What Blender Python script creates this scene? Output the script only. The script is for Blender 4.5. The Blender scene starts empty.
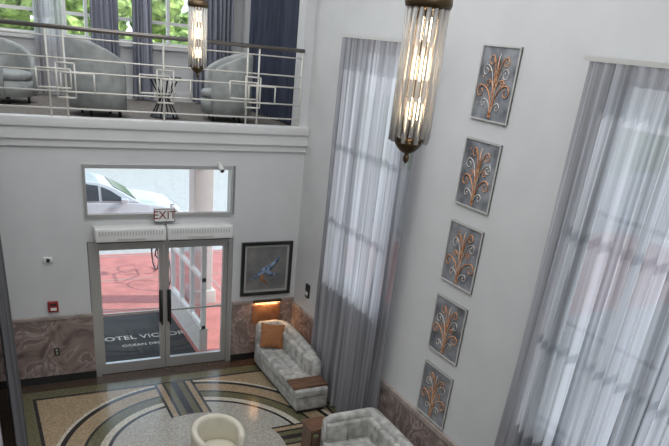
import bpy, bmesh, math, random
from mathutils import Vector, Matrix
random.seed(7)
S=bpy.context.scene
COL=S.collection
pi=math.pi

# ------------------------------------------------------------- materials
def mat(name,col,rough=0.5,metal=0.0,var=0.0,scale=5.0,bump=0.0,bscale=30.0,emis=None,estr=0.0,coat=0.0,stretch=None,col2=None):
    m=bpy.data.materials.new(name); m.use_nodes=True
    nt=m.node_tree; b=nt.nodes['Principled BSDF']
    b.inputs['Base Color'].default_value=(*col,1)
    b.inputs['Roughness'].default_value=rough
    b.inputs['Metallic'].default_value=metal
    b.inputs['Coat Weight'].default_value=coat
    tc=nt.nodes.new('ShaderNodeTexCoord')
    src=tc.outputs['Object']
    if stretch:
        mp=nt.nodes.new('ShaderNodeMapping'); mp.inputs['Scale'].default_value=stretch
        nt.links.new(src,mp.inputs['Vector']); src=mp.outputs['Vector']
    n=nt.nodes.new('ShaderNodeTexNoise'); n.inputs['Scale'].default_value=scale; n.inputs['Detail'].default_value=6
    nt.links.new(src,n.inputs['Vector'])
    r=nt.nodes.new('ShaderNodeValToRGB')
    v=var if var>0 else 0.02
    c2=col2 if col2 else tuple(min(1,c*(1+v)) for c in col)
    r.color_ramp.elements[0].position=0.35; r.color_ramp.elements[1].position=0.65
    r.color_ramp.elements[0].color=(*[c*(1-v) for c in col],1)
    r.color_ramp.elements[1].color=(*c2,1)
    nt.links.new(n.outputs['Fac'],r.inputs['Fac']); nt.links.new(r.outputs['Color'],b.inputs['Base Color'])
    if bump>0:
        n2=nt.nodes.new('ShaderNodeTexNoise'); n2.inputs['Scale'].default_value=bscale
        nt.links.new(src,n2.inputs['Vector'])
        bp=nt.nodes.new('ShaderNodeBump'); bp.inputs['Strength'].default_value=bump; bp.inputs['Distance'].default_value=0.01
        nt.links.new(n2.outputs['Fac'],bp.inputs['Height']); nt.links.new(bp.outputs['Normal'],b.inputs['Normal'])
    if emis:
        b.inputs['Emission Color'].default_value=(*emis,1); b.inputs['Emission Strength'].default_value=estr
    return m

def glassmat(name,tint=(0.93,0.96,0.97),refl=0.06):
    m=bpy.data.materials.new(name); m.use_nodes=True; nt=m.node_tree
    nt.nodes.remove(nt.nodes['Principled BSDF']); o=nt.nodes['Material Output']
    t=nt.nodes.new('ShaderNodeBsdfTransparent'); t.inputs[0].default_value=(*tint,1)
    g=nt.nodes.new('ShaderNodeBsdfGlossy'); g.inputs['Roughness'].default_value=0.03
    mx=nt.nodes.new('ShaderNodeMixShader'); mx.inputs[0].default_value=refl
    nt.links.new(t.outputs[0],mx.inputs[1]); nt.links.new(g.outputs[0],mx.inputs[2]); nt.links.new(mx.outputs[0],o.inputs[0])
    return m

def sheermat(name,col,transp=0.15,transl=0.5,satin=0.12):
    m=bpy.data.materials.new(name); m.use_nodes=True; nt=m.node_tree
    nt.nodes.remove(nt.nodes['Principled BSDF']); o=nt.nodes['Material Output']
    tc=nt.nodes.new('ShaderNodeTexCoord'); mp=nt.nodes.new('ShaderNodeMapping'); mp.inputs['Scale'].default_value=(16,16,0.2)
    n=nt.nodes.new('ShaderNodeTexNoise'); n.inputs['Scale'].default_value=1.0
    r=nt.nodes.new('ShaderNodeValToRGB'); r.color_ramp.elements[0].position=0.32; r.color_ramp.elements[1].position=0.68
    r.color_ramp.elements[0].color=(*[c*0.42 for c in col],1); r.color_ramp.elements[1].color=(*[min(1,c*1.4) for c in col],1)  # dark and light streaks paint extra fold shading into the cloth colour
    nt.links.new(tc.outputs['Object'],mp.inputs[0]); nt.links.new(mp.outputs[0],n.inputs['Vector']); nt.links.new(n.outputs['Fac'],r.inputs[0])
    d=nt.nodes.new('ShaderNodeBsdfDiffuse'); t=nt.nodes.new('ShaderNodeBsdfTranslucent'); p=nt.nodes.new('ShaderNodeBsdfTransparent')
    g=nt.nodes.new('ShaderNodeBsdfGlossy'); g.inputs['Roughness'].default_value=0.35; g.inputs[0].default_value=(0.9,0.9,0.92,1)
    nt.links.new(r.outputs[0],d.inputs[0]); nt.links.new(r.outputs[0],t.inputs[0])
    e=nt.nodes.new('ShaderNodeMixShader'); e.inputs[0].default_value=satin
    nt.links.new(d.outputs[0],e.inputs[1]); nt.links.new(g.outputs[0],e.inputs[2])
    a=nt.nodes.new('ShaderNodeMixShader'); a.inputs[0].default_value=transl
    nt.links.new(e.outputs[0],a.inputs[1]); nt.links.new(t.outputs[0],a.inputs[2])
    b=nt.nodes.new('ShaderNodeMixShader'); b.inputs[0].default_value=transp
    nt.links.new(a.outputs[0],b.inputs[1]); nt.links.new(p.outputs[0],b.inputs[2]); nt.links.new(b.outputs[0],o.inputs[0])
    return m

def marblemat(name):
    m=bpy.data.materials.new(name); m.use_nodes=True; nt=m.node_tree; b=nt.nodes['Principled BSDF']; b.inputs['Roughness'].default_value=0.22
    tc=nt.nodes.new('ShaderNodeTexCoord')
    n=nt.nodes.new('ShaderNodeTexNoise'); n.inputs['Scale'].default_value=2.6; n.inputs['Detail'].default_value=10; n.inputs['Distortion'].default_value=1.6
    r=nt.nodes.new('ShaderNodeValToRGB'); cr=r.color_ramp
    cr.elements[0].position=0.30; cr.elements[0].color=(0.13,0.10,0.09,1); cr.elements[1].position=0.72; cr.elements[1].color=(0.42,0.35,0.32,1)
    for p,c in ((0.42,(0.27,0.205,0.185)),(0.485,(0.31,0.24,0.22)),(0.50,(0.50,0.43,0.40)),(0.515,(0.29,0.22,0.20)),(0.58,(0.20,0.155,0.14))):
        e=cr.elements.new(p); e.color=(*c,1)
    nt.links.new(tc.outputs['Object'],n.inputs['Vector']); nt.links.new(n.outputs['Fac'],r.inputs[0]); nt.links.new(r.outputs[0],b.inputs['Base Color'])
    return m

M_wall=mat('wall_plaster',(0.65,0.655,0.655),0.7,var=0.03,scale=2,bump=0.05,bscale=60)
M_wallw=mat('trim_paint',(0.70,0.70,0.69),0.5)
M_ceil=mat('ceiling_paint',(0.8,0.8,0.79),0.8)
M_marble=marblemat('marble_wainscot')
M_marblecap=mat('marble_cap',(0.36,0.30,0.27),0.25,var=0.2,scale=6)
M_black=mat('black_stone',(0.02,0.02,0.02),0.2)
M_alu=mat('brushed_aluminium',(0.55,0.55,0.54),0.35,0.6)
M_dark=mat('dark_metal',(0.03,0.03,0.03),0.4,0.3)
M_rail=mat('rail_paint',(0.72,0.70,0.64),0.4)
M_hand=mat('handrail_metal',(0.22,0.20,0.18),0.3,0.7)
M_glass=glassmat('door_glass')
M_sheer=sheermat('sheer_curtain',(0.49,0.49,0.52),0.08,0.48,0.2)
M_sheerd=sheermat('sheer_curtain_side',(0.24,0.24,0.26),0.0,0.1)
M_navy=mat('navy_drape',(0.045,0.055,0.09),0.8,var=0.3,scale=10,stretch=(8,8,0.3))
M_greyd=mat('slate_drape',(0.24,0.25,0.30),0.8,var=0.4,scale=3,stretch=(10,10,0.2))
M_paled=sheermat('pale_drape',(0.6,0.6,0.62),0.1,0.4)
M_velvet=mat('pale_velvet',(0.40,0.395,0.37),0.7,var=0.22,scale=9,bump=0.3,bscale=25,col2=(0.58,0.575,0.54))
M_sage=mat('sage_upholstery',(0.36,0.38,0.37),0.6,var=0.15,scale=8,bump=0.1)
M_cream=mat('cream_leather',(0.70,0.66,0.54),0.5,var=0.05,scale=6,bump=0.05)
M_wood=mat('walnut_wood',(0.13,0.06,0.035),0.3,var=0.4,scale=4,stretch=(1,12,1),col2=(0.22,0.11,0.06))
M_pillow=mat('rust_fabric',(0.36,0.15,0.06),0.8,var=0.2,scale=40,bump=0.3,bscale=80)
M_bronze=mat('aged_bronze',(0.13,0.09,0.05),0.35,0.8)
M_copper=mat('copper_relief',(0.92,0.40,0.18),0.3,0.45,var=0.2,scale=8)
M_silver=mat('silver_relief',(0.85,0.80,0.74),0.3,0.4,var=0.15,scale=8)
M_pback=mat('panel_backing',(0.17,0.18,0.20),0.45,0.1,var=0.3,scale=6,col2=(0.33,0.345,0.37))
M_pframe=mat('silver_frame',(0.64,0.63,0.60),0.35,0.3)
M_white=mat('white_plastic',(0.80,0.80,0.78),0.4)

# ------------------------------------------------------------- mesh builder
class MB:
    def __init__(s,name): s.bm=bmesh.new(); s.name=name; s.mats=[]
    def mi(s,m):
        if m not in s.mats: s.mats.append(m)
        return s.mats.index(m)
    def merge(s,t,m,smooth=False):
        i=s.mi(m)
        for f in t.faces: f.material_index=i; f.smooth=smooth
        me=bpy.data.meshes.new('tmp'); t.to_mesh(me); t.free()
        s.bm.from_mesh(me); bpy.data.meshes.remove(me)
    def box(s,x0,x1,y0,y1,z0,z1,m,bev=0,seg=3,rot=None):
        t=bmesh.new(); bmesh.ops.create_cube(t,size=1)
        for v in t.verts:
            v.co=Vector(((x0+x1)/2+v.co.x*(x1-x0),(y0+y1)/2+v.co.y*(y1-y0),(z0+z1)/2+v.co.z*(z1-z0)))
        if bev>0: bmesh.ops.bevel(t,geom=list(t.edges),offset=bev,segments=seg,profile=0.5,affect='EDGES')
        if rot is not None:
            c=Vector(((x0+x1)/2,(y0+y1)/2,(z0+z1)/2))
            bmesh.ops.transform(t,matrix=Matrix.Translation(c)@rot@Matrix.Translation(-c),verts=t.verts)
        s.merge(t,m,bev>0.008)
    def cyl(s,p0,p1,r,m,seg=12,r2=None,smooth=True):
        p0=Vector(p0);p1=Vector(p1);d=p1-p0
        t=bmesh.new(); bmesh.ops.create_cone(t,cap_ends=True,segments=seg,radius1=r,radius2=r if r2 is None else r2,depth=d.length)
        q=d.to_track_quat('Z','Y').to_matrix().to_4x4()
        bmesh.ops.transform(t,matrix=Matrix.Translation((p0+p1)/2)@q,verts=t.verts)
        s.merge(t,m,smooth)
    def ball(s,c,r,m,sc=(1,1,1),sub=2):
        t=bmesh.new(); bmesh.ops.create_icosphere(t,subdivisions=sub,radius=r)
        for v in t.verts: v.co=Vector((v.co.x*sc[0]+c[0],v.co.y*sc[1]+c[1],v.co.z*sc[2]+c[2]))
        s.merge(t,m,True)
    def lathe(s,c,prof,m,seg=24):
        t=bmesh.new(); rings=[]
        for r,z in prof:
            rings.append([t.verts.new((c[0]+r*math.cos(2*pi*k/seg),c[1]+r*math.sin(2*pi*k/seg),c[2]+z)) for k in range(seg)])
        for a,b in zip(rings,rings[1:]):
            for k in range(seg): t.faces.new((a[k],a[(k+1)%seg],b[(k+1)%seg],b[k]))
        t.faces.new(rings[0][::-1]); t.faces.new(rings[-1])
        bmesh.ops.recalc_face_normals(t,faces=t.faces)
        s.merge(t,m,True)
    def tube(s,pts,r,m,seg=6,flaty=None):
        pts=[Vector(p) for p in pts]; t=bmesh.new(); rings=[]
        n=len(pts)
        for i,p in enumerate(pts):
            d=(pts[min(i+1,n-1)]-pts[max(i-1,0)]).normalized()
            u=d.cross(Vector((0.91,0.2,0.13)))
            if u.length<1e-3: u=d.cross(Vector((0,0,1)))
            u.normalize(); w=d.cross(u)
            rr=r[i] if isinstance(r,(list,tuple)) else r
            rings.append([t.verts.new(p+u*rr*math.cos(2*pi*k/seg)+w*rr*math.sin(2*pi*k/seg)) for k in range(seg)])
        for a,b in zip(rings,rings[1:]):
            for k in range(seg): t.faces.new((a[k],a[(k+1)%seg],b[(k+1)%seg],b[k]))
        t.faces.new(rings[0][::-1]); t.faces.new(rings[-1])
        if flaty is not None:
            for v in t.verts: v.co.y=flaty+(v.co.y-flaty)*0.05
        s.merge(t,m,True)
    def sweep(s,pts,zb,th,m,r=0.05):
        t=bmesh.new(); n=len(pts); rings=[]
        for i,(x,y,zt) in enumerate(pts):
            a=pts[max(i-1,0)]; b=pts[min(i+1,n-1)]
            d=Vector((b[0]-a[0],b[1]-a[1],0)).normalized(); nn=Vector((-d.y,d.x,0))
            h=th/2; prof=[(-h,zb),(-h,zb+(zt-zb)*0.5),(-h,zt-r),(-h*0.75,zt-r*0.3),(-h*0.35,zt-0.05*r),(h*0.35,zt-0.05*r),(h*0.75,zt-r*0.3),(h,zt-r),(h,zb+(zt-zb)*0.5),(h,zb)]
            rings.append([t.verts.new(Vector((x,y,z))+nn*o) for o,z in prof])
        for a,b in zip(rings,rings[1:]):
            L=len(a)
            for k in range(L): t.faces.new((a[k],a[(k+1)%L],b[(k+1)%L],b[k]))
        t.faces.new(rings[0][::-1]); t.faces.new(rings[-1])
        bmesh.ops.recalc_face_normals(t,faces=t.faces)
        s.merge(t,m,True)
    def prism(s,poly,axis,a0,a1,m,inset=0,smooth=False,bev=0):
        t=bmesh.new(); zmin=min(p[1] for p in poly); zmax=max(p[1] for p in poly)
        def k(z): return inset*(z-zmin)/(zmax-zmin)
        A=[t.verts.new((x,a0+k(z),z)) for x,z in poly]; B=[t.verts.new((x,a1-k(z),z)) for x,z in poly]
        n=len(poly)
        t.faces.new(A); t.faces.new(B[::-1])
        for i in range(n): t.faces.new((A[i],B[i],B[(i+1)%n],A[(i+1)%n]))
        bmesh.ops.recalc_face_normals(t,faces=t.faces)
        if bev: bmesh.ops.bevel(t,geom=list(t.edges),offset=bev,segments=3,profile=0.5,affect='EDGES',clamp_overlap=True)
        s.merge(t,m,smooth)
    def done(s,parent=None,loc=None,rotz=0):
        me=bpy.data.meshes.new(s.name); s.bm.to_mesh(me); s.bm.free()
        for m in s.mats: me.materials.append(m)
        o=bpy.data.objects.new(s.name,me); COL.objects.link(o)
        if loc: o.location=loc
        o.rotation_euler[2]=rotz
        if parent: o.parent=parent
        return o
def text(name,body,size,loc,rot,m,parent,ext=0.002):
    c=bpy.data.curves.new(name,'FONT'); c.body=body; c.size=size; c.extrude=ext; c.align_x='CENTER'; c.align_y='CENTER'
    o=bpy.data.objects.new(name,c); COL.objects.link(o); o.location=loc; o.rotation_euler=rot; c.materials.append(m); o.parent=parent
    return o

# ------------------------------------------------------------- room shell
XR=4.55; ZM=3.75; ZC=7.4
def boxobj(name,*a,**k):
    b=MB(name); b.box(*a,**k); return b.done()
fm=bpy.data.materials.new('terrazzo_floor'); fm.use_nodes=True; nt=fm.node_tree; bs=nt.nodes['Principled BSDF']
bs.inputs['Roughness'].default_value=0.2
geo=nt.nodes.new('ShaderNodeNewGeometry'); sep=nt.nodes.new('ShaderNodeSeparateXYZ'); nt.links.new(geo.outputs['Position'],sep.inputs[0])
def mth(op,a,b=None):
    n=nt.nodes.new('ShaderNodeMath'); n.operation=op
    for i,v in enumerate([a,b]):
        if v is None: continue
        if isinstance(v,(int,float)): n.inputs[i].default_value=v
        else: nt.links.new(v,n.inputs[i])
    return n.outputs[0]
def ramp(fac,stops,interp='CONSTANT'):
    r=nt.nodes.new('ShaderNodeValToRGB'); cr=r.color_ramp; cr.interpolation=interp
    cr.elements[0].position=stops[0][0]; cr.elements[0].color=(*stops[0][1],1)
    cr.elements[1].position=stops[1][0]; cr.elements[1].color=(*stops[1][1],1)
    for p,c in stops[2:]:
        e=cr.elements.new(p); e.color=(*c,1)
    nt.links.new(fac,r.inputs[0]); return r.outputs[0]
def mixc(f,a,b,mode='MIX'):
    n=nt.nodes.new('ShaderNodeMix'); n.data_type='RGBA'; n.blend_type=mode
    if isinstance(f,(int,float)): n.inputs[0].default_value=f
    else: nt.links.new(f,n.inputs[0])
    for i,v in ((6,a),(7,b)):
        if isinstance(v,tuple): n.inputs[i].default_value=(*v,1)
        else: nt.links.new(v,n.inputs[i])
    return n.outputs[2]
dx=mth('SUBTRACT',sep.outputs[0],2.35); dy=mth('ADD',sep.outputs[1],2.5)
ax=mth('ABSOLUTE',dx); ay=mth('ABSOLUTE',dy)
r_=mth('SQRT',mth('ADD',mth('MULTIPLY',dx,dx),mth('MULTIPLY',dy,dy)))
BK=(0.025,0.023,0.022); OL=(0.14,0.13,0.07); TN=(0.38,0.285,0.175); BR=(0.07,0.045,0.03); GY=(0.44,0.42,0.37); LT=(0.58,0.53,0.43)
ins=ramp(mth('DIVIDE',r_,2.5),[(0,GY),(1.30/2.5,BK),(1.35/2.5,LT),(1.45/2.5,OL),(1.62/2.5,BK),(1.66/2.5,TN),(1.88/2.5,BK),(1.95/2.5,LT)])
sq=mth('MAXIMUM',ax,ay)
out=ramp(mth('DIVIDE',sq,4.0),[(0,TN),(1.98/4,BK),(2.03/4,OL),(2.22/4,BR)])
inm=mth('LESS_THAN',r_,2.0)
c=mixc(inm,out,ins)
far=mth('MULTIPLY',mth('GREATER_THAN',r_,1.0),inm)
def bars(a):
    return ramp(mth('DIVIDE',a,0.5),[(0,BK),(0.05/0.5,OL),(0.14/0.5,BK),(0.18/0.5,TN),(0.26/0.5,BK)])
c=mixc(mth('MULTIPLY',mth('LESS_THAN',ax,0.30),far),c,bars(ax))
c=mixc(mth('MULTIPLY',mth('LESS_THAN',ay,0.30),far),c,bars(ay))
vor=nt.nodes.new('ShaderNodeTexVoronoi'); vor.inputs['Scale'].default_value=55; nt.links.new(geo.outputs['Position'],vor.inputs['Vector'])
spk=ramp(vor.outputs['Color'],[(0,(0.7,0.7,0.7)),(0.5,(1.0,1.0,1.0)),(0.8,(1.25,1.22,1.2))])
c=mixc(0.7,c,spk,'MULTIPLY')
nt.links.new(c,bs.inputs['Base Color'])
boxobj('floor',-4.2,4.75,-12.7,0.25,-0.2,0,fm)
boxobj('ceiling',-4.2,4.9,-12.7,3.4,ZC,ZC+0.2,M_ceil)

DX0,DX1,DZ=1.33,3.40,2.14; TX0,TX1,TZ0,TZ1=1.27,3.40,2.50,3.19
for a in ((-0.3,DX0-0.06,0,0.25,0,ZM-0.34),(TX1+0.04,4.75,0,0.25,0,ZM-0.34),(DX0-0.06,TX1+0.04,0,0.25,TZ1+0.02,ZM-0.34),(DX0-0.06,TX1+0.04,0,0.25,DZ+0.005,TZ0-0.02),(4.40,4.75,0,0.25,ZM,ZC)):
    boxobj('wall_back',*a,M_wall)
b=MB('mezzanine_floor'); b.box(-1.5,4.75,0.0,3.2,ZM-0.34,ZM-0.01,M_wallw); b.box(-1.3,4.5,0.06,3.0,ZM-0.01,ZM,mat('mezzanine_carpet',(0.19,0.17,0.15),0.9,var=0.2,scale=12)); b.done()
b=MB('trim_cornice')
b.box(-0.12,XR,-0.10,0.06,3.68,3.80,M_wallw,bev=0.01); b.box(-0.12,XR,-0.07,0,3.53,3.68,M_wallw); b.box(-0.12,XR,-0.035,0,3.43,3.53,M_wallw,bev=0.006)
b.done()
WZ0,WZ1=1.9,4.95
W1=(-2.90,-1.25); W2=(-7.30,-5.50)
ys=[(0,W1[1],None),(W1[1],W1[0],1),(W1[0],W2[1],None),(W2[1],W2[0],1),(W2[0],-12.7,None)]
for y1,y0,w in ys:
    if w is None: boxobj('wall_right',XR,XR+0.2,y0,y1,0,ZC,M_wall)
    else:
        boxobj('wall_right',XR,XR+0.2,y0,y1,0,WZ0,M_wall); boxobj('wall_right',XR,XR+0.2,y0,y1,WZ1,ZC,M_wall)
for i,(y0,y1) in enumerate([W1,W2]):
    b=MB('window_%d'%(i+1))
    x0,x1=XR+0.08,XR+0.14
    b.box(x0,x1,y0,y0+0.06,WZ0,WZ1,M_alu); b.box(x0,x1,y1-0.06,y1,WZ0,WZ1,M_alu)
    for k in range(1,3):
        yy=y0+(y1-y0)*k/3; b.box(x0,x1,yy-0.02,yy+0.02,WZ0,WZ1,M_alu)
    for k in range(0,4):
        zz=WZ0+0.025+(WZ1-WZ0-0.05)*k/3; b.box(x0+0.005,x1-0.005,y0,y1,zz-0.02,zz+0.02,M_alu)
    b.box(x0+0.02,x0+0.03,y0,y1,WZ0,WZ1,M_glass)
    b.done()
boxobj('wall_left',-0.3,-0.12,-2.6,0,0,ZC,M_wall)
boxobj('wall_rear',-4.2,4.75,-12.9,-12.7,0,ZC,M_wall)
boxobj('wall_side',-4.4,-4.2,-12.9,-2.4,0,ZC,M_wall); boxobj('wall_side',-4.2,-0.3,-2.6,-2.4,0,ZC,M_wall)

b=MB('trim_wainscot_back')
for x0,x1 in ((-0.12,DX0-0.05),(DX1+0.05,XR)):
    b.box(x0,x1,-0.025,0,0.12,1.02,M_marble); b.box(x0,x1,-0.04,0,1.02,1.07,M_marblecap,bev=0.006); b.box(x0,x1,-0.035,0,0,0.12,M_black)
b.done()
b=MB('trim_wainscot_right')
for y0,y1 in ((-1.05,-0.04),(-5.3,-3.0),(-9.6,-7.4)):
    b.box(XR-0.025,XR,y0,y1,0.12,0.94,M_marble); b.box(XR-0.04,XR,y0,y1,0.94,1.01,M_marblecap,bev=0.006); b.box(XR-0.035,XR,y0,y1,0,0.12,M_black)
b.done()

# ------------------------------------------------------------- entrance door
b=MB('door_1')
ya,yb=0.03,0.11
b.box(DX0-0.05,DX0+0.03,ya-0.04,yb,0,DZ,M_alu); b.box(DX1-0.03,DX1+0.03,ya-0.04,yb,0,DZ,M_alu); b.box(DX0+0.03,DX1-0.03,ya-0.04,yb,DZ-0.06,DZ,M_alu)
xm=(DX0+DX1)/2
for x0,x1 in ((DX0+0.035,xm-0.005),(xm+0.005,DX1-0.035)):
    b.box(x0,x0+0.07,ya,yb-0.02,0.01,DZ-0.07,M_alu); b.box(x1-0.07,x1,ya,yb-0.02,0.01,DZ-0.07,M_alu)
    b.box(x0+0.07,x1-0.07,ya,yb-0.02,0.01,0.18,M_alu); b.box(x0+0.07,x1-0.07,ya,yb-0.02,DZ-0.14,DZ-0.07,M_alu)
    b.box(x0+0.07,x1-0.07,ya+0.03,ya+0.038,0.18,DZ-0.14,M_glass)
    b.box(x0+0.07,x1-0.07,ya-0.03,ya-0.005,1.0,1.03,M_alu,bev=0.004)
for s in (-1,1):
    cx=xm+s*0.065
    b.box(cx-0.028,cx+0.028,ya-0.05,ya-0.002,0.82,1.35,M_dark,bev=0.01)
    b.cyl((cx,ya-0.09,0.80),(cx,ya-0.09,1.37),0.014,M_dark); b.cyl((cx,ya-0.09,0.85),(cx,ya,0.85),0.01,M_dark); b.cyl((cx,ya-0.09,1.3),(cx,ya,1.3),0.01,M_dark)
b.done()
b=MB('window_3')
b.box(TX0+0.035,TX1-0.035,-0.03,0.03,TZ0-0.02,TZ0+0.03,M_alu); b.box(TX0+0.035,TX1-0.035,-0.03,0.03,TZ1-0.03,TZ1+0.02,M_alu)
b.box(TX0,TX0+0.035,-0.03,0.12,TZ0-0.02,TZ1+0.02,M_alu); b.box(TX1-0.035,TX1,-0.03,0.12,TZ0-0.02,TZ1+0.02,M_alu)
b.box(TX0+0.035,TX1-0.035,0.06,0.068,TZ0,TZ1,M_glass)
b.done()
for i in range(2):
    b=MB('air_curtain')
    x0=1.36+i*1.01; x1=x0+0.99
    b.box(x0,x1,-0.20,0,2.18,2.38,M_white,bev=0.02)
    b.box(x0+0.03,x1-0.03,-0.17,-0.06,2.165,2.185,M_dark)
    for k in range(22):
        xx=x0+0.06+k*(x1-x0-0.12)/21; b.box(xx-0.006,xx+0.006,-0.204,-0.19,2.28,2.34,M_alu)
    b.box(x0+0.3,x1-0.3,-0.205,-0.19,2.21,2.235,M_pframe)
    b.done()
b=MB('exit_sign'); b.box(2.20,2.50,-0.10,-0.05,2.43,2.62,M_white,bev=0.008); b.box(2.33,2.37,-0.05,0.0,2.435,2.465,M_white)
for a in ((2.20,2.50,2.43,2.437),(2.20,2.50,2.613,2.62),(2.20,2.207,2.437,2.613),(2.493,2.50,2.437,2.613)): b.box(a[0],a[1],-0.103,-0.099,a[2],a[3],M_dark)
es=b.done()
text('letters','EXIT',0.165,(2.35,-0.103,2.525),(pi/2,0,0),mat('exit_letters',(0.20,0.02,0.02),0.4),es)
b=MB('security_camera'); b.box(3.16,3.20,-0.06,0,3.22,3.26,M_white); b.cyl((3.18,-0.05,3.22),(3.18,-0.16,3.17),0.035,M_white); b.cyl((3.18,-0.16,3.17),(3.18,-0.17,3.165),0.025,M_dark); b.done()
b=MB('intercom_speaker'); b.box(0.68,0.80,-0.03,0,1.88,1.95,M_white,bev=0.008); b.cyl((0.74,-0.03,1.915),(0.74,-0.05,1.915),0.025,M_dark); b.done()
b=MB('fire_alarm_pull'); b.box(0.68,0.82,-0.04,0,1.14,1.30,mat('alarm_red',(0.30,0.03,0.03),0.4),bev=0.008); b.box(0.71,0.79,-0.05,-0.04,1.17,1.21,M_white); b.box(0.71,0.79,-0.046,-0.04,1.24,1.27,M_dark); b.done()
b=MB('wall_outlet'); b.box(0.70,0.78,-0.032,-0.024,0.45,0.57,M_dark,bev=0.003); b.box(0.725,0.755,-0.036,-0.03,0.47,0.5,M_alu); b.box(0.725,0.755,-0.036,-0.03,0.52,0.55,M_alu); b.done()
b=MB('fire_extinguisher_box'); b.box(XR-0.03,XR,-0.60,-0.48,1.26,1.48,M_dark,bev=0.005); b.box(XR-0.034,XR-0.028,-0.58,-0.50,1.3,1.36,M_white); b.done()

pm=bpy.data.materials.new('painting_canvas'); pm.use_nodes=True
_nt=nt; nt=pm.node_tree; tcn=nt.nodes.new('ShaderNodeTexCoord')
nz=nt.nodes.new('ShaderNodeTexNoise'); nz.inputs['Scale'].default_value=3.0; nz.inputs['Detail'].default_value=8; nt.links.new(tcn.outputs['Object'],nz.inputs['Vector'])
cc=ramp(nz.outputs['Fac'],[(0.3,(0.10,0.11,0.12)),(0.5,(0.17,0.17,0.17)),(0.7,(0.26,0.25,0.22))],'LINEAR')
nt.links.new(cc,nt.nodes['Principled BSDF'].inputs['Base Color']); nt=_nt
M_blue=mat('paint_blue',(0.05,0.12,0.28),0.5,var=0.5,scale=20,col2=(0.3,0.4,0.55))
M_mat=mat('mat_board',(0.42,0.42,0.40),0.6)
b=MB('framed_painting')
px0,px1,pz0,pz1=3.58,4.45,1.16,2.05
Q=-0.003
b.box(px0,px1,-0.048,Q,pz0,pz0+0.05,M_black); b.box(px0,px1,-0.048,Q,pz1-0.05,pz1,M_black); b.box(px0,px0+0.05,-0.048,Q,pz0+0.05,pz1-0.05,M_black); b.box(px1-0.05,px1,-0.048,Q,pz0+0.05,pz1-0.05,M_black)
b.box(px0+0.05,px1-0.05,-0.02,Q,pz0+0.05,pz1-0.05,M_mat); b.box(px0+0.09,px1-0.09,-0.024,-0.02,pz0+0.09,pz1-0.09,pm)
F=-0.027
b.tube([(3.74,F,1.42),(3.87,F,1.50),(4.00,F,1.58),(4.12,F,1.66),(4.24,F,1.80)],[0.01,0.035,0.06,0.04,0.01],M_blue,flaty=F)
b.tube([(4.00,F,1.58),(4.10,F,1.50),(4.24,F,1.50)],[0.05,0.03,0.008],M_blue,flaty=F)
b.tube([(3.92,F,1.54),(3.95,F,1.42),(4.05,F,1.34)],[0.04,0.025,0.008],M_pillow,flaty=F)
b.done()
M_warm=mat('warm_diffuser',(0.9,0.7,0.4),0.5,emis=(1,0.55,0.22),estr=4)
b=MB('wall_light'); b.box(3.80,4.30,-0.09,-0.04,1.04,1.075,M_bronze,bev=0.005); b.box(3.83,4.27,-0.08,-0.045,1.033,1.04,M_warm); b.box(3.80,4.30,-0.035,-0.025,0.66,0.98,M_wood); b.done()

# ------------------------------------------------------------- curtains
def curtain(name,p0,p1,z0,z1,pleats,amp,m,seed=0,rod=True,flare=1.3):
    rnd=random.Random(seed); p0=Vector((*p0,0)); p1=Vector((*p1,0)); d=p1-p0; L=d.length; d.normalize(); n=Vector((-d.y,d.x,0))
    nu=pleats*12; nz=18; bm=bmesh.new(); rows=[]
    ph=[rnd.uniform(-1.0,1.0) for _ in range(pleats+2)]; am=[rnd.uniform(0.45,1.3) for _ in range(pleats+2)]
    for j in range(nz+1):
        f=j/nz; z=z1+(z0-z1)*f; row=[]
        for i in range(nu+1):
            u=i/nu; k=u*pleats; ki=int(k); fr=k-ki; a0=am[ki]*(1-fr)+am[ki+1]*fr; pp=ph[ki]*(1-fr)+ph[ki+1]*fr
            A=amp*(0.6+(flare-0.6)*f)*(0.75+0.25*math.sin(f*3+pp*4))
            w=2*pi*k+pp*f*2.0
            o=A*a0*math.sin(w)+0.25*amp*f*math.sin(w*0.37+seed)
            q=p0+d*(u*L+0.175*A*a0*math.sin(2*w)+0.02*math.sin(f*4+k)*f)+n*o; row.append(bm.verts.new((q.x,q.y,z)))
        rows.append(row)
    for a,b2 in zip(rows,rows[1:]):
        for i in range(nu): bm.faces.new((a[i],a[i+1],b2[i+1],b2[i]))
    mb=MB(name); mb.merge(bm,m,True)
    if rod:
        a=p0-d*0.05; c2=p1+d*0.05; mb.box(min(a.x,c2.x)-0.02,max(a.x,c2.x)+0.02,min(a.y,c2.y)-0.02 if abs(d.y)<0.5 else min(a.y,c2.y),max(a.y,c2.y)+(0.02 if abs(d.y)<0.5 else 0),z1,z1+0.035,M_pframe)
    return mb.done()
curtain('curtain',(4.43,-1.10),(4.43,-3.12),0.03,5.05,19,0.066,M_sheer,1,flare=1.1)
curtain('curtain',(4.43,-5.30),(4.43,-7.45),0.03,5.05,20,0.066,M_sheer,2,flare=1.1)
curtain('curtain',(0.09,-1.9),(0.09,-0.25),0.03,6.2,14,0.05,M_sheerd,3)

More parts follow.
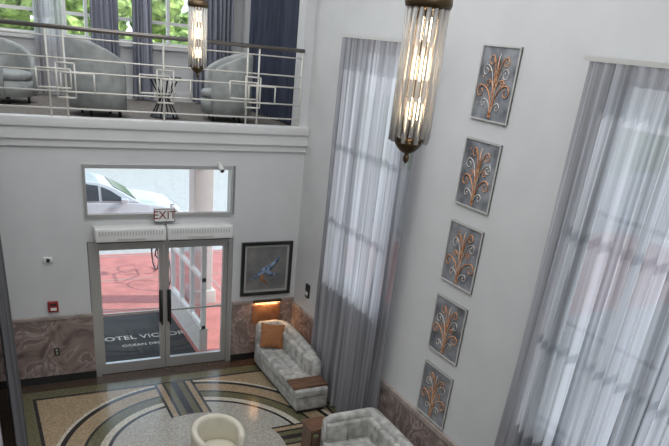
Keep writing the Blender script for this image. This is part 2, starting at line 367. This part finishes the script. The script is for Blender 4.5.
# ------------------------------------------------------------- art panels
def art(i):
    rnd=random.Random(20+i); zc=4.775-i*0.851; b=MB('art_panel')
    yc=-4.10; hw,hh=0.275,0.335
    x=XR
    b.box(x-0.012,x,yc-hw,yc+hw,zc-hh,zc+hh,M_pback)
    for (ya,yb_,za,zb) in ((yc-hw,yc+hw,zc+hh-0.014,zc+hh),(yc-hw,yc+hw,zc-hh,zc-hh+0.014),(yc-hw,yc-hw+0.014,zc-hh+0.014,zc+hh-0.014),(yc+hw-0.014,yc+hw,zc-hh+0.014,zc+hh-0.014)):
        b.box(x-0.022,x,ya,yb_,za,zb,M_pframe)
    X=x-0.018
    def P(u,v): return (X,yc-u*hw,zc+v*hh)
    def branch(sx,v0,u1,v1,curl,m,r,R0=0.19):
        pts=[]
        for t in range(12):
            f=t/11; pts.append(P(sx*(0.04+(u1-R0*0.9)*(1-math.cos(f*pi/2))**1.2),v0+(v1+R0*0.8-v0)*math.sin(f*pi/2)))
        n=16; cu=u1-R0*0.9; cv=v1
        for t in range(1,n+1):
            a=pi/2-t/n*curl; rr=R0*(1-0.65*t/n)
            pts.append(P(sx*(cu+rr*math.cos(a)),cv+rr*0.8*math.sin(a)))
        b.tube(pts,[max(0.002,r*(1-0.5*q/len(pts))) for q in range(len(pts))],m,5)
        b.ball(pts[-1],0.008,m,(0.6,1,1),1)
    b.tube([P(0,-0.92),P(0.05,-0.5),P(-0.05,-0.05),P(0.04,0.35),P(-0.02,0.72)],[0.007,0.0065,0.006,0.005,0.002],M_copper,5)
    b.tube([P(0.05,-0.92),P(-0.05,-0.45),P(0.06,0.0),P(-0.04,0.45),P(0.05,0.80)],[0.0045,0.004,0.004,0.003,0.002],M_silver,5)
    for s in (-1,1):
        j=lambda a: a+rnd.uniform(-0.07,0.07)
        branch(s,-0.85,j(0.82),j(-0.25),1.9*pi,M_copper,0.0062,0.22)
        branch(s,-0.60,j(0.70),j(0.28),1.9*pi,M_silver,0.0045,0.20)
        branch(s,-0.30,j(0.50),j(0.58),1.8*pi,M_copper,0.0055,0.18)
        branch(s,-0.85,j(0.50),j(-0.58),1.7*pi,M_silver,0.0045,0.15)
        branch(s,-0.40,j(0.42),j(0.05),1.8*pi,M_copper,0.0045,0.13)
    for k in range(6):
        u=rnd.uniform(-.8,.8); v=rnd.uniform(-.7,.8); b.ball(P(u,v),0.009,M_copper if k%3 else M_silver,(0.3,0.6,1.6),1)
    b.ball(P(0,-0.86),0.018,M_copper,(0.4,1.5,0.6),1)
    b.done()
for i in range(5): art(i)

# ------------------------------------------------------------- chandeliers
rodm=bpy.data.materials.new('glass_rod'); rodm.use_nodes=True
pb=rodm.node_tree.nodes['Principled BSDF']; pb.inputs['Base Color'].default_value=(0.97,0.97,0.95,1); pb.inputs['Roughness'].default_value=0.12
pb.inputs['Transmission Weight'].default_value=0.5; pb.inputs['IOR'].default_value=1.45
nn=rodm.node_tree.nodes.new('ShaderNodeTexNoise'); nn.inputs['Scale'].default_value=20
rr=rodm.node_tree.nodes.new('ShaderNodeMapRange'); rr.inputs[3].default_value=0.05; rr.inputs[4].default_value=0.15
rodm.node_tree.links.new(nn.outputs['Fac'],rr.inputs[0]); rodm.node_tree.links.new(rr.outputs[0],pb.inputs['Roughness'])
M_bulb=mat('lamp_core',(1,0.85,0.6),0.5,emis=(1,0.74,0.48),estr=10)
def chandelier(x,y):
    b=MB('glass_rod_chandelier'); R=0.100; zb,zt=4.545,5.20
    N=18
    for k in range(N):
        a=2*pi*k/N; cx,cy=x+R*math.cos(a),y+R*math.sin(a)
        lo=zb+(0.0 if k%2 else 0.03)
        b.cyl((cx,cy,lo),(cx,cy,zt),0.0125,rodm,8)
        a2=a+pi/N; b.cyl((x+(R-0.016)*math.cos(a2),y+(R-0.016)*math.sin(a2),zb),(x+(R-0.016)*math.cos(a2),y+(R-0.016)*math.sin(a2),zt),0.003,M_bronze,6)
    b.lathe((x,y,0),[(0.085,zt-0.02),(0.115,zt-0.01),(0.122,zt+0.01),(0.118,zt+0.05),(0.09,zt+0.06),(0.04,zt+0.10),(0.015,zt+0.14)],M_bronze)
    b.lathe((x,y,0),[(0.02,zb-0.06),(0.04,zb-0.05),(0.06,zb-0.03),(0.074,zb-0.012),(0.074,zb+0.012),(0.03,zb+0.02)],M_bronze)
    b.lathe((x,y,0),[(0.004,zb-0.115),(0.016,zb-0.10),(0.018,zb-0.08),(0.008,zb-0.055)],M_bronze,12)
    for k in range(3):
        a=2*pi*k/3
        for zz in (4.66,4.86,5.04): b.cyl((x+0.03*math.cos(a),y+0.03*math.sin(a),zz),(x+0.03*math.cos(a),y+0.03*math.sin(a),zz+0.11),0.014,M_bulb,8)
    b.cyl((x,y,zb),(x,y,ZC),0.010,M_bronze,8)
    b.done()
chandelier(2.14,-6.33); chandelier(2.546,-1.0)

# ------------------------------------------------------------- railing
b=MB('balcony_railing'); Y=-0.03
b.cyl((-0.1,Y,4.82),(4.40,Y,4.82),0.026,M_hand); b.cyl((-0.1,Y,4.72),(4.40,Y,4.72),0.009,M_rail,8)
for z in (4.48,4.33,4.10,3.90): b.cyl((-0.1,Y,z),(4.40,Y,z),0.010,M_rail,8)
for x in (-0.1,0.95,1.15,2.38,3.55,3.72,4.38): b.cyl((x,Y,3.80),(x,Y,4.82),0.013,M_rail,8)
def rect(cx,cz,hx,hz,y=Y-0.012):
    r=0.011
    for a,c2 in (((cx-hx,y,cz-hz),(cx+hx,y,cz-hz)),((cx-hx,y,cz+hz),(cx+hx,y,cz+hz)),((cx-hx,y,cz-hz),(cx-hx,y,cz+hz)),((cx+hx,y,cz-hz),(cx+hx,y,cz+hz))): b.cyl(a,c2,r,M_rail,8)
for cx in (1.15,2.40,3.64):
    rect(cx-0.14,4.25,0.20,0.11); rect(cx+0.14,4.21,0.20,0.11); rect(cx,4.23,0.11,0.20)
b.done()

# ------------------------------------------------------------- mezzanine room
for a in ((-1.5,0.0,3.0,3.2,ZM,ZC),(3.75,4.75,3.0,3.2,ZM,ZC),(0.0,3.75,3.0,3.2,ZM,4.62),(0,3.75,3.0,3.2,7.0,ZC),(4.55,4.75,0.25,3.0,ZM,ZC),(-1.5,-1.3,0.25,3.0,ZM,ZC)):
    boxobj('wall_mezzanine',*a,M_wall)
b=MB('window_4')
for x in (0.0,1.20,1.55,1.88,2.90,3.22,3.70): b.box(x,x+0.05,3.04,3.12,4.62,7.0,M_white)
for z in (4.62,4.95,6.95): b.box(0,3.75,3.045,3.115,z,z+0.05,M_white)
b.box(0,3.75,3.07,3.075,4.62,7.0,M_glass); b.done()
b=MB('trim_sill'); b.box(-0.05,3.8,2.93,3.0,4.57,4.62,M_wallw); b.box(-1.3,4.5,2.97,3.0,ZM,ZM+0.15,M_wallw); b.done()
curtain('drape',(1.08,2.83),(1.50,2.83),ZM+0.03,6.9,6,0.04,M_paled,5)
curtain('drape',(1.92,2.80),(2.36,2.80),ZM+0.03,6.9,6,0.04,M_greyd,6)
curtain('drape',(2.58,2.80),(2.90,2.80),ZM+0.03,6.9,5,0.04,M_greyd,9)
curtain('drape',(3.62,2.80),(4.33,2.80),ZM+0.03,6.9,9,0.05,M_greyd,7)
curtain('drape',(4.44,2.3),(4.44,0.35),ZM+0.03,6.9,18,0.05,M_navy,8)

def barrel(name,cx,cy,z0,yaw,w,h,m,seat=0.43,arm=None,legs=True):
    b=MB(name); R=w/2-0.045; arm=arm or h*0.72
    pts=[]
    N=28
    for i in range(N+1):
        th=pi+math.radians(-128+256*i/N); q=abs(-1+2*i/N)
        pts.append((R*math.cos(th),R*math.sin(th),arm+(h-arm)*(1-q**2.2)))
    b.sweep(pts,0.10,0.09,m,0.05)
    b.lathe((0.0,0,0),[(R-0.03,0.10),(R-0.02,0.30),(R-0.10,0.32)],m,32)
    b.lathe((0.02,0,0),[(R-0.09,0.31),(R-0.045,0.33),(R-0.035,seat-0.04),(R-0.06,seat-0.01),(R-0.14,seat+0.005),(0.05,seat+0.015)],m,32)
    if legs:
        for a in (45,135,225,315):
            q=math.radians(a); b.cyl((R*0.75*math.cos(q),R*0.75*math.sin(q),0),(R*0.75*math.cos(q),R*0.75*math.sin(q),0.11),0.018,M_dark,10,0.025)
    return b.done(loc=(cx,cy,z0),rotz=yaw)
barrel('armchair',1.68,0.72,ZM,0.15,0.84,0.98,M_sage)
barrel('armchair',3.48,0.72,ZM,pi-0.15,0.82,0.96,M_sage)
barrel('armchair',0.55,1.7,ZM,-0.8,0.84,0.85,M_sage)
barrel('tub_chair',2.23,-3.05,0,-1.45,0.66,0.74,M_cream,arm=0.62)
b=MB('side_table'); b.lathe((0,0,0),[(0.24,0.52),(0.25,0.53),(0.25,0.55),(0.24,0.56)],M_dark,24)
for k in range(6):
    a=2*pi*k/6; b.tube([(0.2*math.cos(a),0.2*math.sin(a),0),(0.06*math.cos(a),0.06*math.sin(a),0.27),(0.2*math.cos(a),0.2*math.sin(a),0.52)],0.011,M_dark)
b.lathe((0,0,0),[(0.20,0.0),(0.21,0.01),(0.20,0.02)],M_dark,24)
b.done(loc=(2.58,0.75,ZM))

# ------------------------------------------------------------- sofas
def sofa(name,x0,x1,yn,yf,tray,r=0.16,zt=0.80,t=0.15):
    b=MB(name)
    b.box(x0+0.03,x1-0.02,yn+0.02,yf-0.02,0.05,0.28,M_velvet,bev=0.03)
    b.box(x0+0.06,x1-0.05,yn+0.05,yf-0.05,0.0,0.06,M_black)
    pts=[]
    pts.append((x0+0.04,yf-t/2,zt-0.05)); 
    for i in range(1,6): pts.append((x0+0.04+(x1-t/2-r-x0-0.04)*i/6,yf-t/2,zt))
    for i in range(9):
        a=pi/2-(pi/2)*i/8; pts.append((x1-t/2-r+r*math.cos(a),yf-t/2-r+r*math.sin(a),zt))
    yend=yn+(0.36 if tray else 0.05)
    for i in range(1,9):
        f=i/8; pts.append((x1-t/2,yf-t/2-r+(yend-(yf-t/2-r))*f,zt-0.12*f**3))
    b.sweep(pts,0.06,t,M_velvet,0.06)
    sy0=yend; sy1=yf-t; sx0=x0; sx1=x1-t
    n=4; m_=2
    for i in range(n):
        for j in range(m_):
            b.box(sx0+(sx1-sx0)*j/m_-0.004,sx0+(sx1-sx0)*(j+1)/m_+0.004,sy0+(sy1-sy0)*i/n-0.004,sy0+(sy1-sy0)*(i+1)/n+0.004,0.27,0.44,M_velvet,bev=0.035,seg=4)
    n2=5
    for i in range(n2):
        L0=sy0+0.02+(sy1-sy0-0.02)*i/n2; L1=sy0+0.02+(sy1-sy0-0.02)*(i+1)/n2
        b.box(sx1-0.07,sx1+0.03,L0,L1,0.42,0.70,M_velvet,bev=0.035,seg=4)
    for j in range(2):
        b.box(sx0+0.03+(sx1-sx0-0.08)*j/2,sx0+0.03+(sx1-sx0-0.08)*(j+1)/2,sy1-0.06,sy1+0.02,0.42,0.70,M_velvet,bev=0.03,seg=4)
    if tray:
        b.box(x0+0.0,x1-0.03,yn+0.0,yend-0.01,0.27,0.40,M_velvet,bev=0.03)
        b.box(x0-0.01,x1-0.02,yn+0.06,yend-0.02,0.40,0.435,M_wood,bev=0.006)
    return b.done()
sofa('sofa',3.76,4.33,-2.0,-0.22,True)
sofa('sofa',3.52,4.33,-5.0,-3.22,False,r=0.06,zt=0.78,t=0.13)
b=MB('throw_pillow')
for s in (1,-1):
    t=bmesh.new(); bmesh.ops.create_grid(t,x_segments=12,y_segments=12,size=0.2)
    for v in t.verts:
        u,w_=v.co.x/0.2,v.co.y/0.2; e=max(0.0,(1-u*u)*(1-w_*w_)); v.co.z=s*0.07*e**0.45
        v.co.x*=0.93+0.07*abs(w_)**2; v.co.y*=0.93+0.07*abs(u)**2
    if s<0: bmesh.ops.reverse_faces(t,faces=t.faces)
    b.merge(t,M_pillow,True)
o=b.done(); o.location=(3.96,-0.56,0.645); o.rotation_euler=(math.radians(68),math.radians(6),math.radians(-12))
b=MB('side_table'); b.box(3.44,3.76,-3.16,-2.86,0.46,0.50,M_wood,bev=0.006)
b.box(3.46,3.49,-3.14,-2.88,0,0.46,M_wood); b.box(3.71,3.74,-3.14,-2.88,0,0.46,M_wood); b.box(3.49,3.71,-3.14,-2.88,0.15,0.18,M_wood); b.done()

# ------------------------------------------------------------- exterior
M_pink=mat('pink_pavement',(0.50,0.18,0.155),0.8,var=0.12,scale=3,bump=0.1)
M_road=mat('asphalt',(0.44,0.42,0.39),0.9,var=0.08,scale=8)
M_grass=mat('grass',(0.14,0.22,0.06),0.9,var=0.4,scale=6)
M_matb=mat('mat_rubber',(0.025,0.027,0.03),0.9,bump=0.4,bscale=200)
M_letter=mat('mat_letters',(0.6,0.58,0.5),0.8)
M_band=mat('paving_band',(0.42,0.30,0.26),0.8)
M_carw=mat('car_paint',(0.55,0.57,0.59),0.3,0.2,coat=0.5)
M_cargl=mat('car_glass',(0.05,0.06,0.07),0.1)
M_leaf=mat('foliage',(0.16,0.28,0.05),0.8,var=0.6,scale=3,bump=1.0,bscale=8,col2=(0.55,0.70,0.20))
M_bark=mat('bark',(0.12,0.08,0.05),0.9,var=0.3)
boxobj('sidewalk',-12,20,0.25,6.1,-0.2,-0.01,M_pink)
boxobj('road',-30,40,6.1,17,-0.3,-0.08,M_road)
boxobj('lawn',-40,60,17,60,-0.3,-0.10,M_grass)
b=MB('ground_side'); b.box(4.75,40,-40,0.25,-0.3,-0.02,M_road); b.done()
b=MB('doormat'); b.box(1.45,3.0,0.32,2.35,-0.01,0.006,M_matb); dm=b.done()
text('letters','HOTEL VICTOR',0.225,(2.25,1.30,0.008),(0,0,0),M_letter,dm,0.001)
text('letters_small','OCEAN DRIVE',0.12,(2.25,0.98,0.008),(0,0,0),M_letter,dm,0.001)
b=MB('trim_paving_bands')
for x in (0.6,4.4): b.box(x,x+0.04,0.3,6.0,-0.01,-0.004,M_band)
for y in (2.6,4.3,5.9): b.box(-3,6,y,y+0.04,-0.01,-0.003,M_band)
b.done()
M_stone=mat('stucco_exterior',(0.60,0.58,0.54),0.8,bump=0.1)
b=MB('storefront_screen'); X0,X1=3.10,3.18; ZT=2.05
b.box(X0-0.03,X1+0.03,0.5,2.5,-0.01,0.40,M_stone)
for y in (0.5,1.14,1.80,2.44): b.box(X0,X1,y,y+0.06,0.40,ZT,M_white)
for z in (0.40,1.25,ZT-0.06): b.box(X0+0.005,X1-0.005,0.5,2.5,z,z+0.06,M_white)
b.box(X0+0.03,X0+0.04,0.55,2.45,0.45,ZT-0.05,glassmat('screen_glass',(0.75,0.78,0.80),0.2))
b.done()
b=MB('entrance_column'); b.box(3.62,4.0,2.7,3.08,0,3.40,M_stone,bev=0.02); b.box(3.56,4.06,2.64,3.14,-0.01,0.25,M_stone,bev=0.01); b.box(3.56,4.06,2.64,3.14,3.2,3.40,M_stone,bev=0.01); b.done()
b=MB('bicycle')
def ring(c,r,n=24):
    b.tube([(c[0],c[1]+r*math.cos(2*pi*k/n),c[2]+r*math.sin(2*pi*k/n)) for k in range(n+1)],0.018,M_dark)
    for k in range(8): b.cyl(c,(c[0],c[1]+r*math.cos(pi*k/4),c[2]+r*math.sin(pi*k/4)),0.004,M_alu,5)
bx=3.36; ring((bx,3.8,0.33),0.32); ring((bx,4.85,0.33),0.32)
for p,q in (((bx,3.8,0.33),(bx,3.95,0.85)),((bx,3.95,0.75),(bx,4.45,0.35)),((bx,3.95,0.8),(bx,4.55,0.78)),((bx,4.55,0.9),(bx,4.45,0.35)),((bx,4.45,0.35),(bx,4.85,0.33)),((bx,4.55,0.75),(bx,4.85,0.33)),((bx,3.95,0.85),(bx,3.92,1.0))): b.cyl(p,q,0.017,M_dark,8)
b.cyl((bx-0.28,3.92,1.0),(bx+0.28,3.92,1.0),0.014,M_dark,8); b.box(bx-0.06,bx+0.06,4.45,4.7,0.9,0.95,M_dark,bev=0.02); b.done()
# car (sedan seen from the side, nose to the right)
b=MB('car'); x0=0.35; Yc=8.05; H=0.88
def prof(l): return [(x0+x,z) for x,z in l]
body=[(0,0.45),(0.02,0.70),(0.10,0.88),(0.35,0.94),(0.9,0.95),(3.2,0.93),(3.75,0.86),(4.2,0.75),(4.42,0.62),(4.5,0.48),(4.46,0.28),(4.3,0.20),(0.15,0.20),(0.02,0.3)]
b.prism(prof(body),'y',Yc-H,Yc+H,M_carw,inset=0.08,smooth=False,bev=0.05)
gh=[(0.45,0.92),(0.85,1.18),(1.15,1.34),(1.5,1.41),(1.95,1.42),(2.3,1.38),(2.6,1.28),(2.9,1.12),(3.25,0.92)]
b.prism(prof(gh),'y',Yc-H+0.08,Yc+H-0.08,M_carw,inset=0.18,bev=0.03)
for pl in ([(0.78,0.97),(1.02,1.17),(1.25,1.30),(1.55,1.34),(1.55,0.97)],[(1.63,0.97),(1.63,1.345),(2.0,1.345),(2.25,1.31),(2.25,0.97)],[(2.32,0.97),(2.32,1.29),(2.52,1.21),(2.90,0.97)]):
    b.prism(prof(pl),'y',Yc-H+0.074,Yc+H-0.074,M_cargl,inset=0.125)
def slab(p,q,th,w0,w1):
    d=Vector((q[0]-p[0],q[1]-p[1])).normalized(); nn=Vector((-d.y,d.x)); nn=nn if nn.y>0 else -nn
    t=bmesh.new(); vs=[]
    for o in (-0.01,th):
        for (pt,w) in ((p,w0),(q,w1)):
            for s in (-1,1): vs.append(t.verts.new((x0+pt[0]+nn.x*o,Yc+s*w,pt[1]+nn.y*o)))
    for f in ((0,1,3,2),(4,5,7,6),(0,1,5,4),(2,3,7,6),(0,2,6,4),(1,3,7,5)): t.faces.new([vs[i] for i in f])
    bmesh.ops.recalc_face_normals(t,faces=t.faces); b.merge(t,M_cargl)
slab((3.15,0.98),(2.93,1.105),0.012,0.70,0.66); slab((2.93,1.105),(2.63,1.268),0.012,0.66,0.60)
slab((0.55,0.985),(0.87,1.19),0.012,0.68,0.62); slab((0.87,1.19),(1.10,1.315),0.012,0.62,0.58)
for wx in (0.85,3.55):
    for yy in (Yc-H+0.01,Yc+H-0.17):
        b.cyl((x0+wx,yy-0.03,0.24),(x0+wx,yy+0.19,0.24),0.32,M_dark,24); b.cyl((x0+wx,yy-0.045,0.24),(x0+wx,yy-0.02,0.24),0.20,M_alu,16)
for s in (Yc-0.72,Yc+0.44): b.box(x0+4.30,x0+4.45,s,s+0.28,0.58,0.68,M_alu,bev=0.02)
b.box(x0+2.75,x0+2.92,Yc-H-0.10,Yc-H+0.06,0.95,1.05,M_carw,bev=0.02)
b.box(x0+1.75,x0+1.90,Yc-H-0.005,Yc-H+0.05,0.80,0.83,M_alu,bev=0.005); b.box(x0+2.45,x0+2.60,Yc-H-0.005,Yc-H+0.05,0.80,0.83,M_alu,bev=0.005)
b.done()
def tree(x,y,h,r,seed):
    rnd=random.Random(seed); b=MB('tree'); b.tube([(x,y,-0.10),(x+0.1,y,h*0.4),(x,y,h*0.8)],[0.22,0.16,0.1],M_bark,10)
    for k in range(16):
        a=rnd.uniform(0,2*pi); q=rnd.uniform(0.2,1)*r; t=bmesh.new(); bmesh.ops.create_icosphere(t,subdivisions=3,radius=rnd.uniform(0.5,0.9))
        cx,cy,cz=x+q*math.cos(a),y+q*math.sin(a),h*rnd.uniform(0.65,1.1)
        for v in t.verts:
            v.co*=1+rnd.uniform(-.16,.16); v.co.z*=0.7; v.co+=Vector((cx,cy,cz))
        b.merge(t,M_leaf,False)
    b.done()
tree(1.2,20.5,5.2,2.6,1); tree(5.5,20.8,5.3,2.8,2); tree(9.5,21,5.6,3,3); tree(-3,21,6,3,4); tree(3.3,25,5.6,3,9)

# ------------------------------------------------------------- light
w=bpy.data.worlds.new('World'); S.world=w; w.use_nodes=True; wn=w.node_tree
bg=wn.nodes['Background']; bg.inputs[1].default_value=2.2
tc=wn.nodes.new('ShaderNodeTexCoord'); sx=wn.nodes.new('ShaderNodeSeparateXYZ'); rp=wn.nodes.new('ShaderNodeValToRGB')
rp.color_ramp.elements[0].position=0.0; rp.color_ramp.elements[0].color=(0.90,0.93,0.96,1); rp.color_ramp.elements[1].position=0.7; rp.color_ramp.elements[1].color=(0.55,0.72,0.95,1)
wn.links.new(tc.outputs['Generated'],sx.inputs[0]); wn.links.new(sx.outputs[2],rp.inputs[0]); wn.links.new(rp.outputs[0],bg.inputs[0])
def light(name,kind,loc,rot,power,color,size=1,sizey=None):
    l=bpy.data.lights.new(name,kind); l.energy=power; l.color=color
    if kind=='AREA':
        l.size=size
        if sizey: l.shape='RECTANGLE'; l.size_y=sizey
    if kind=='SUN': l.angle=math.radians(2)
    o=bpy.data.objects.new(name,l); COL.objects.link(o); o.location=loc; o.rotation_euler=rot; return o
sd=Vector((-0.75,0.15,-0.62)); q=sd.to_track_quat('-Z','Y').to_euler()
light('sun','SUN',(10,0,12),q,4.6,(1,0.97,0.92))
light('fill_light','AREA',(1.8,-4.0,7.3),(0,0,0),215,(0.96,0.98,1.0),4.5,6)  # added fill under the ceiling to brighten the lobby, no real fitting
light('fill_light','AREA',(0.5,-10.6,7.3),(math.radians(25),0,0),200,(0.96,0.98,1.0),5,2.5)  # unseen fill added behind the camera, tilted to light the walls
light('fill_light','AREA',(1.8,1.5,7.3),(0,0,0),60,(0.98,0.98,1.0),3,1.5)  # added fill for the mezzanine room, out of view
light('picture_light','AREA',(4.05,-0.06,1.03),(math.radians(-10),0,0),3,(1,0.55,0.25),0.4,0.03)

# ------------------------------------------------------------- camera
cam=bpy.data.cameras.new('camera'); co=bpy.data.objects.new('camera',cam); COL.objects.link(co)
right=Vector((.891,-.4435,.0972)).normalized(); fwd=Vector((.436,.7777,-.4522)).normalized()
up=right.cross(fwd).normalized(); right=fwd.cross(up).normalized()
mt=Matrix((right,up,-fwd)).transposed().to_4x4(); mt.translation=Vector((0,-9.5,5.0)); co.matrix_world=mt
cam.sensor_width=36; cam.lens=656*36/669; cam.shift_x=0.0142; cam.shift_y=0.2257; cam.clip_end=200
S.camera=co
S.view_settings.view_transform='Standard'
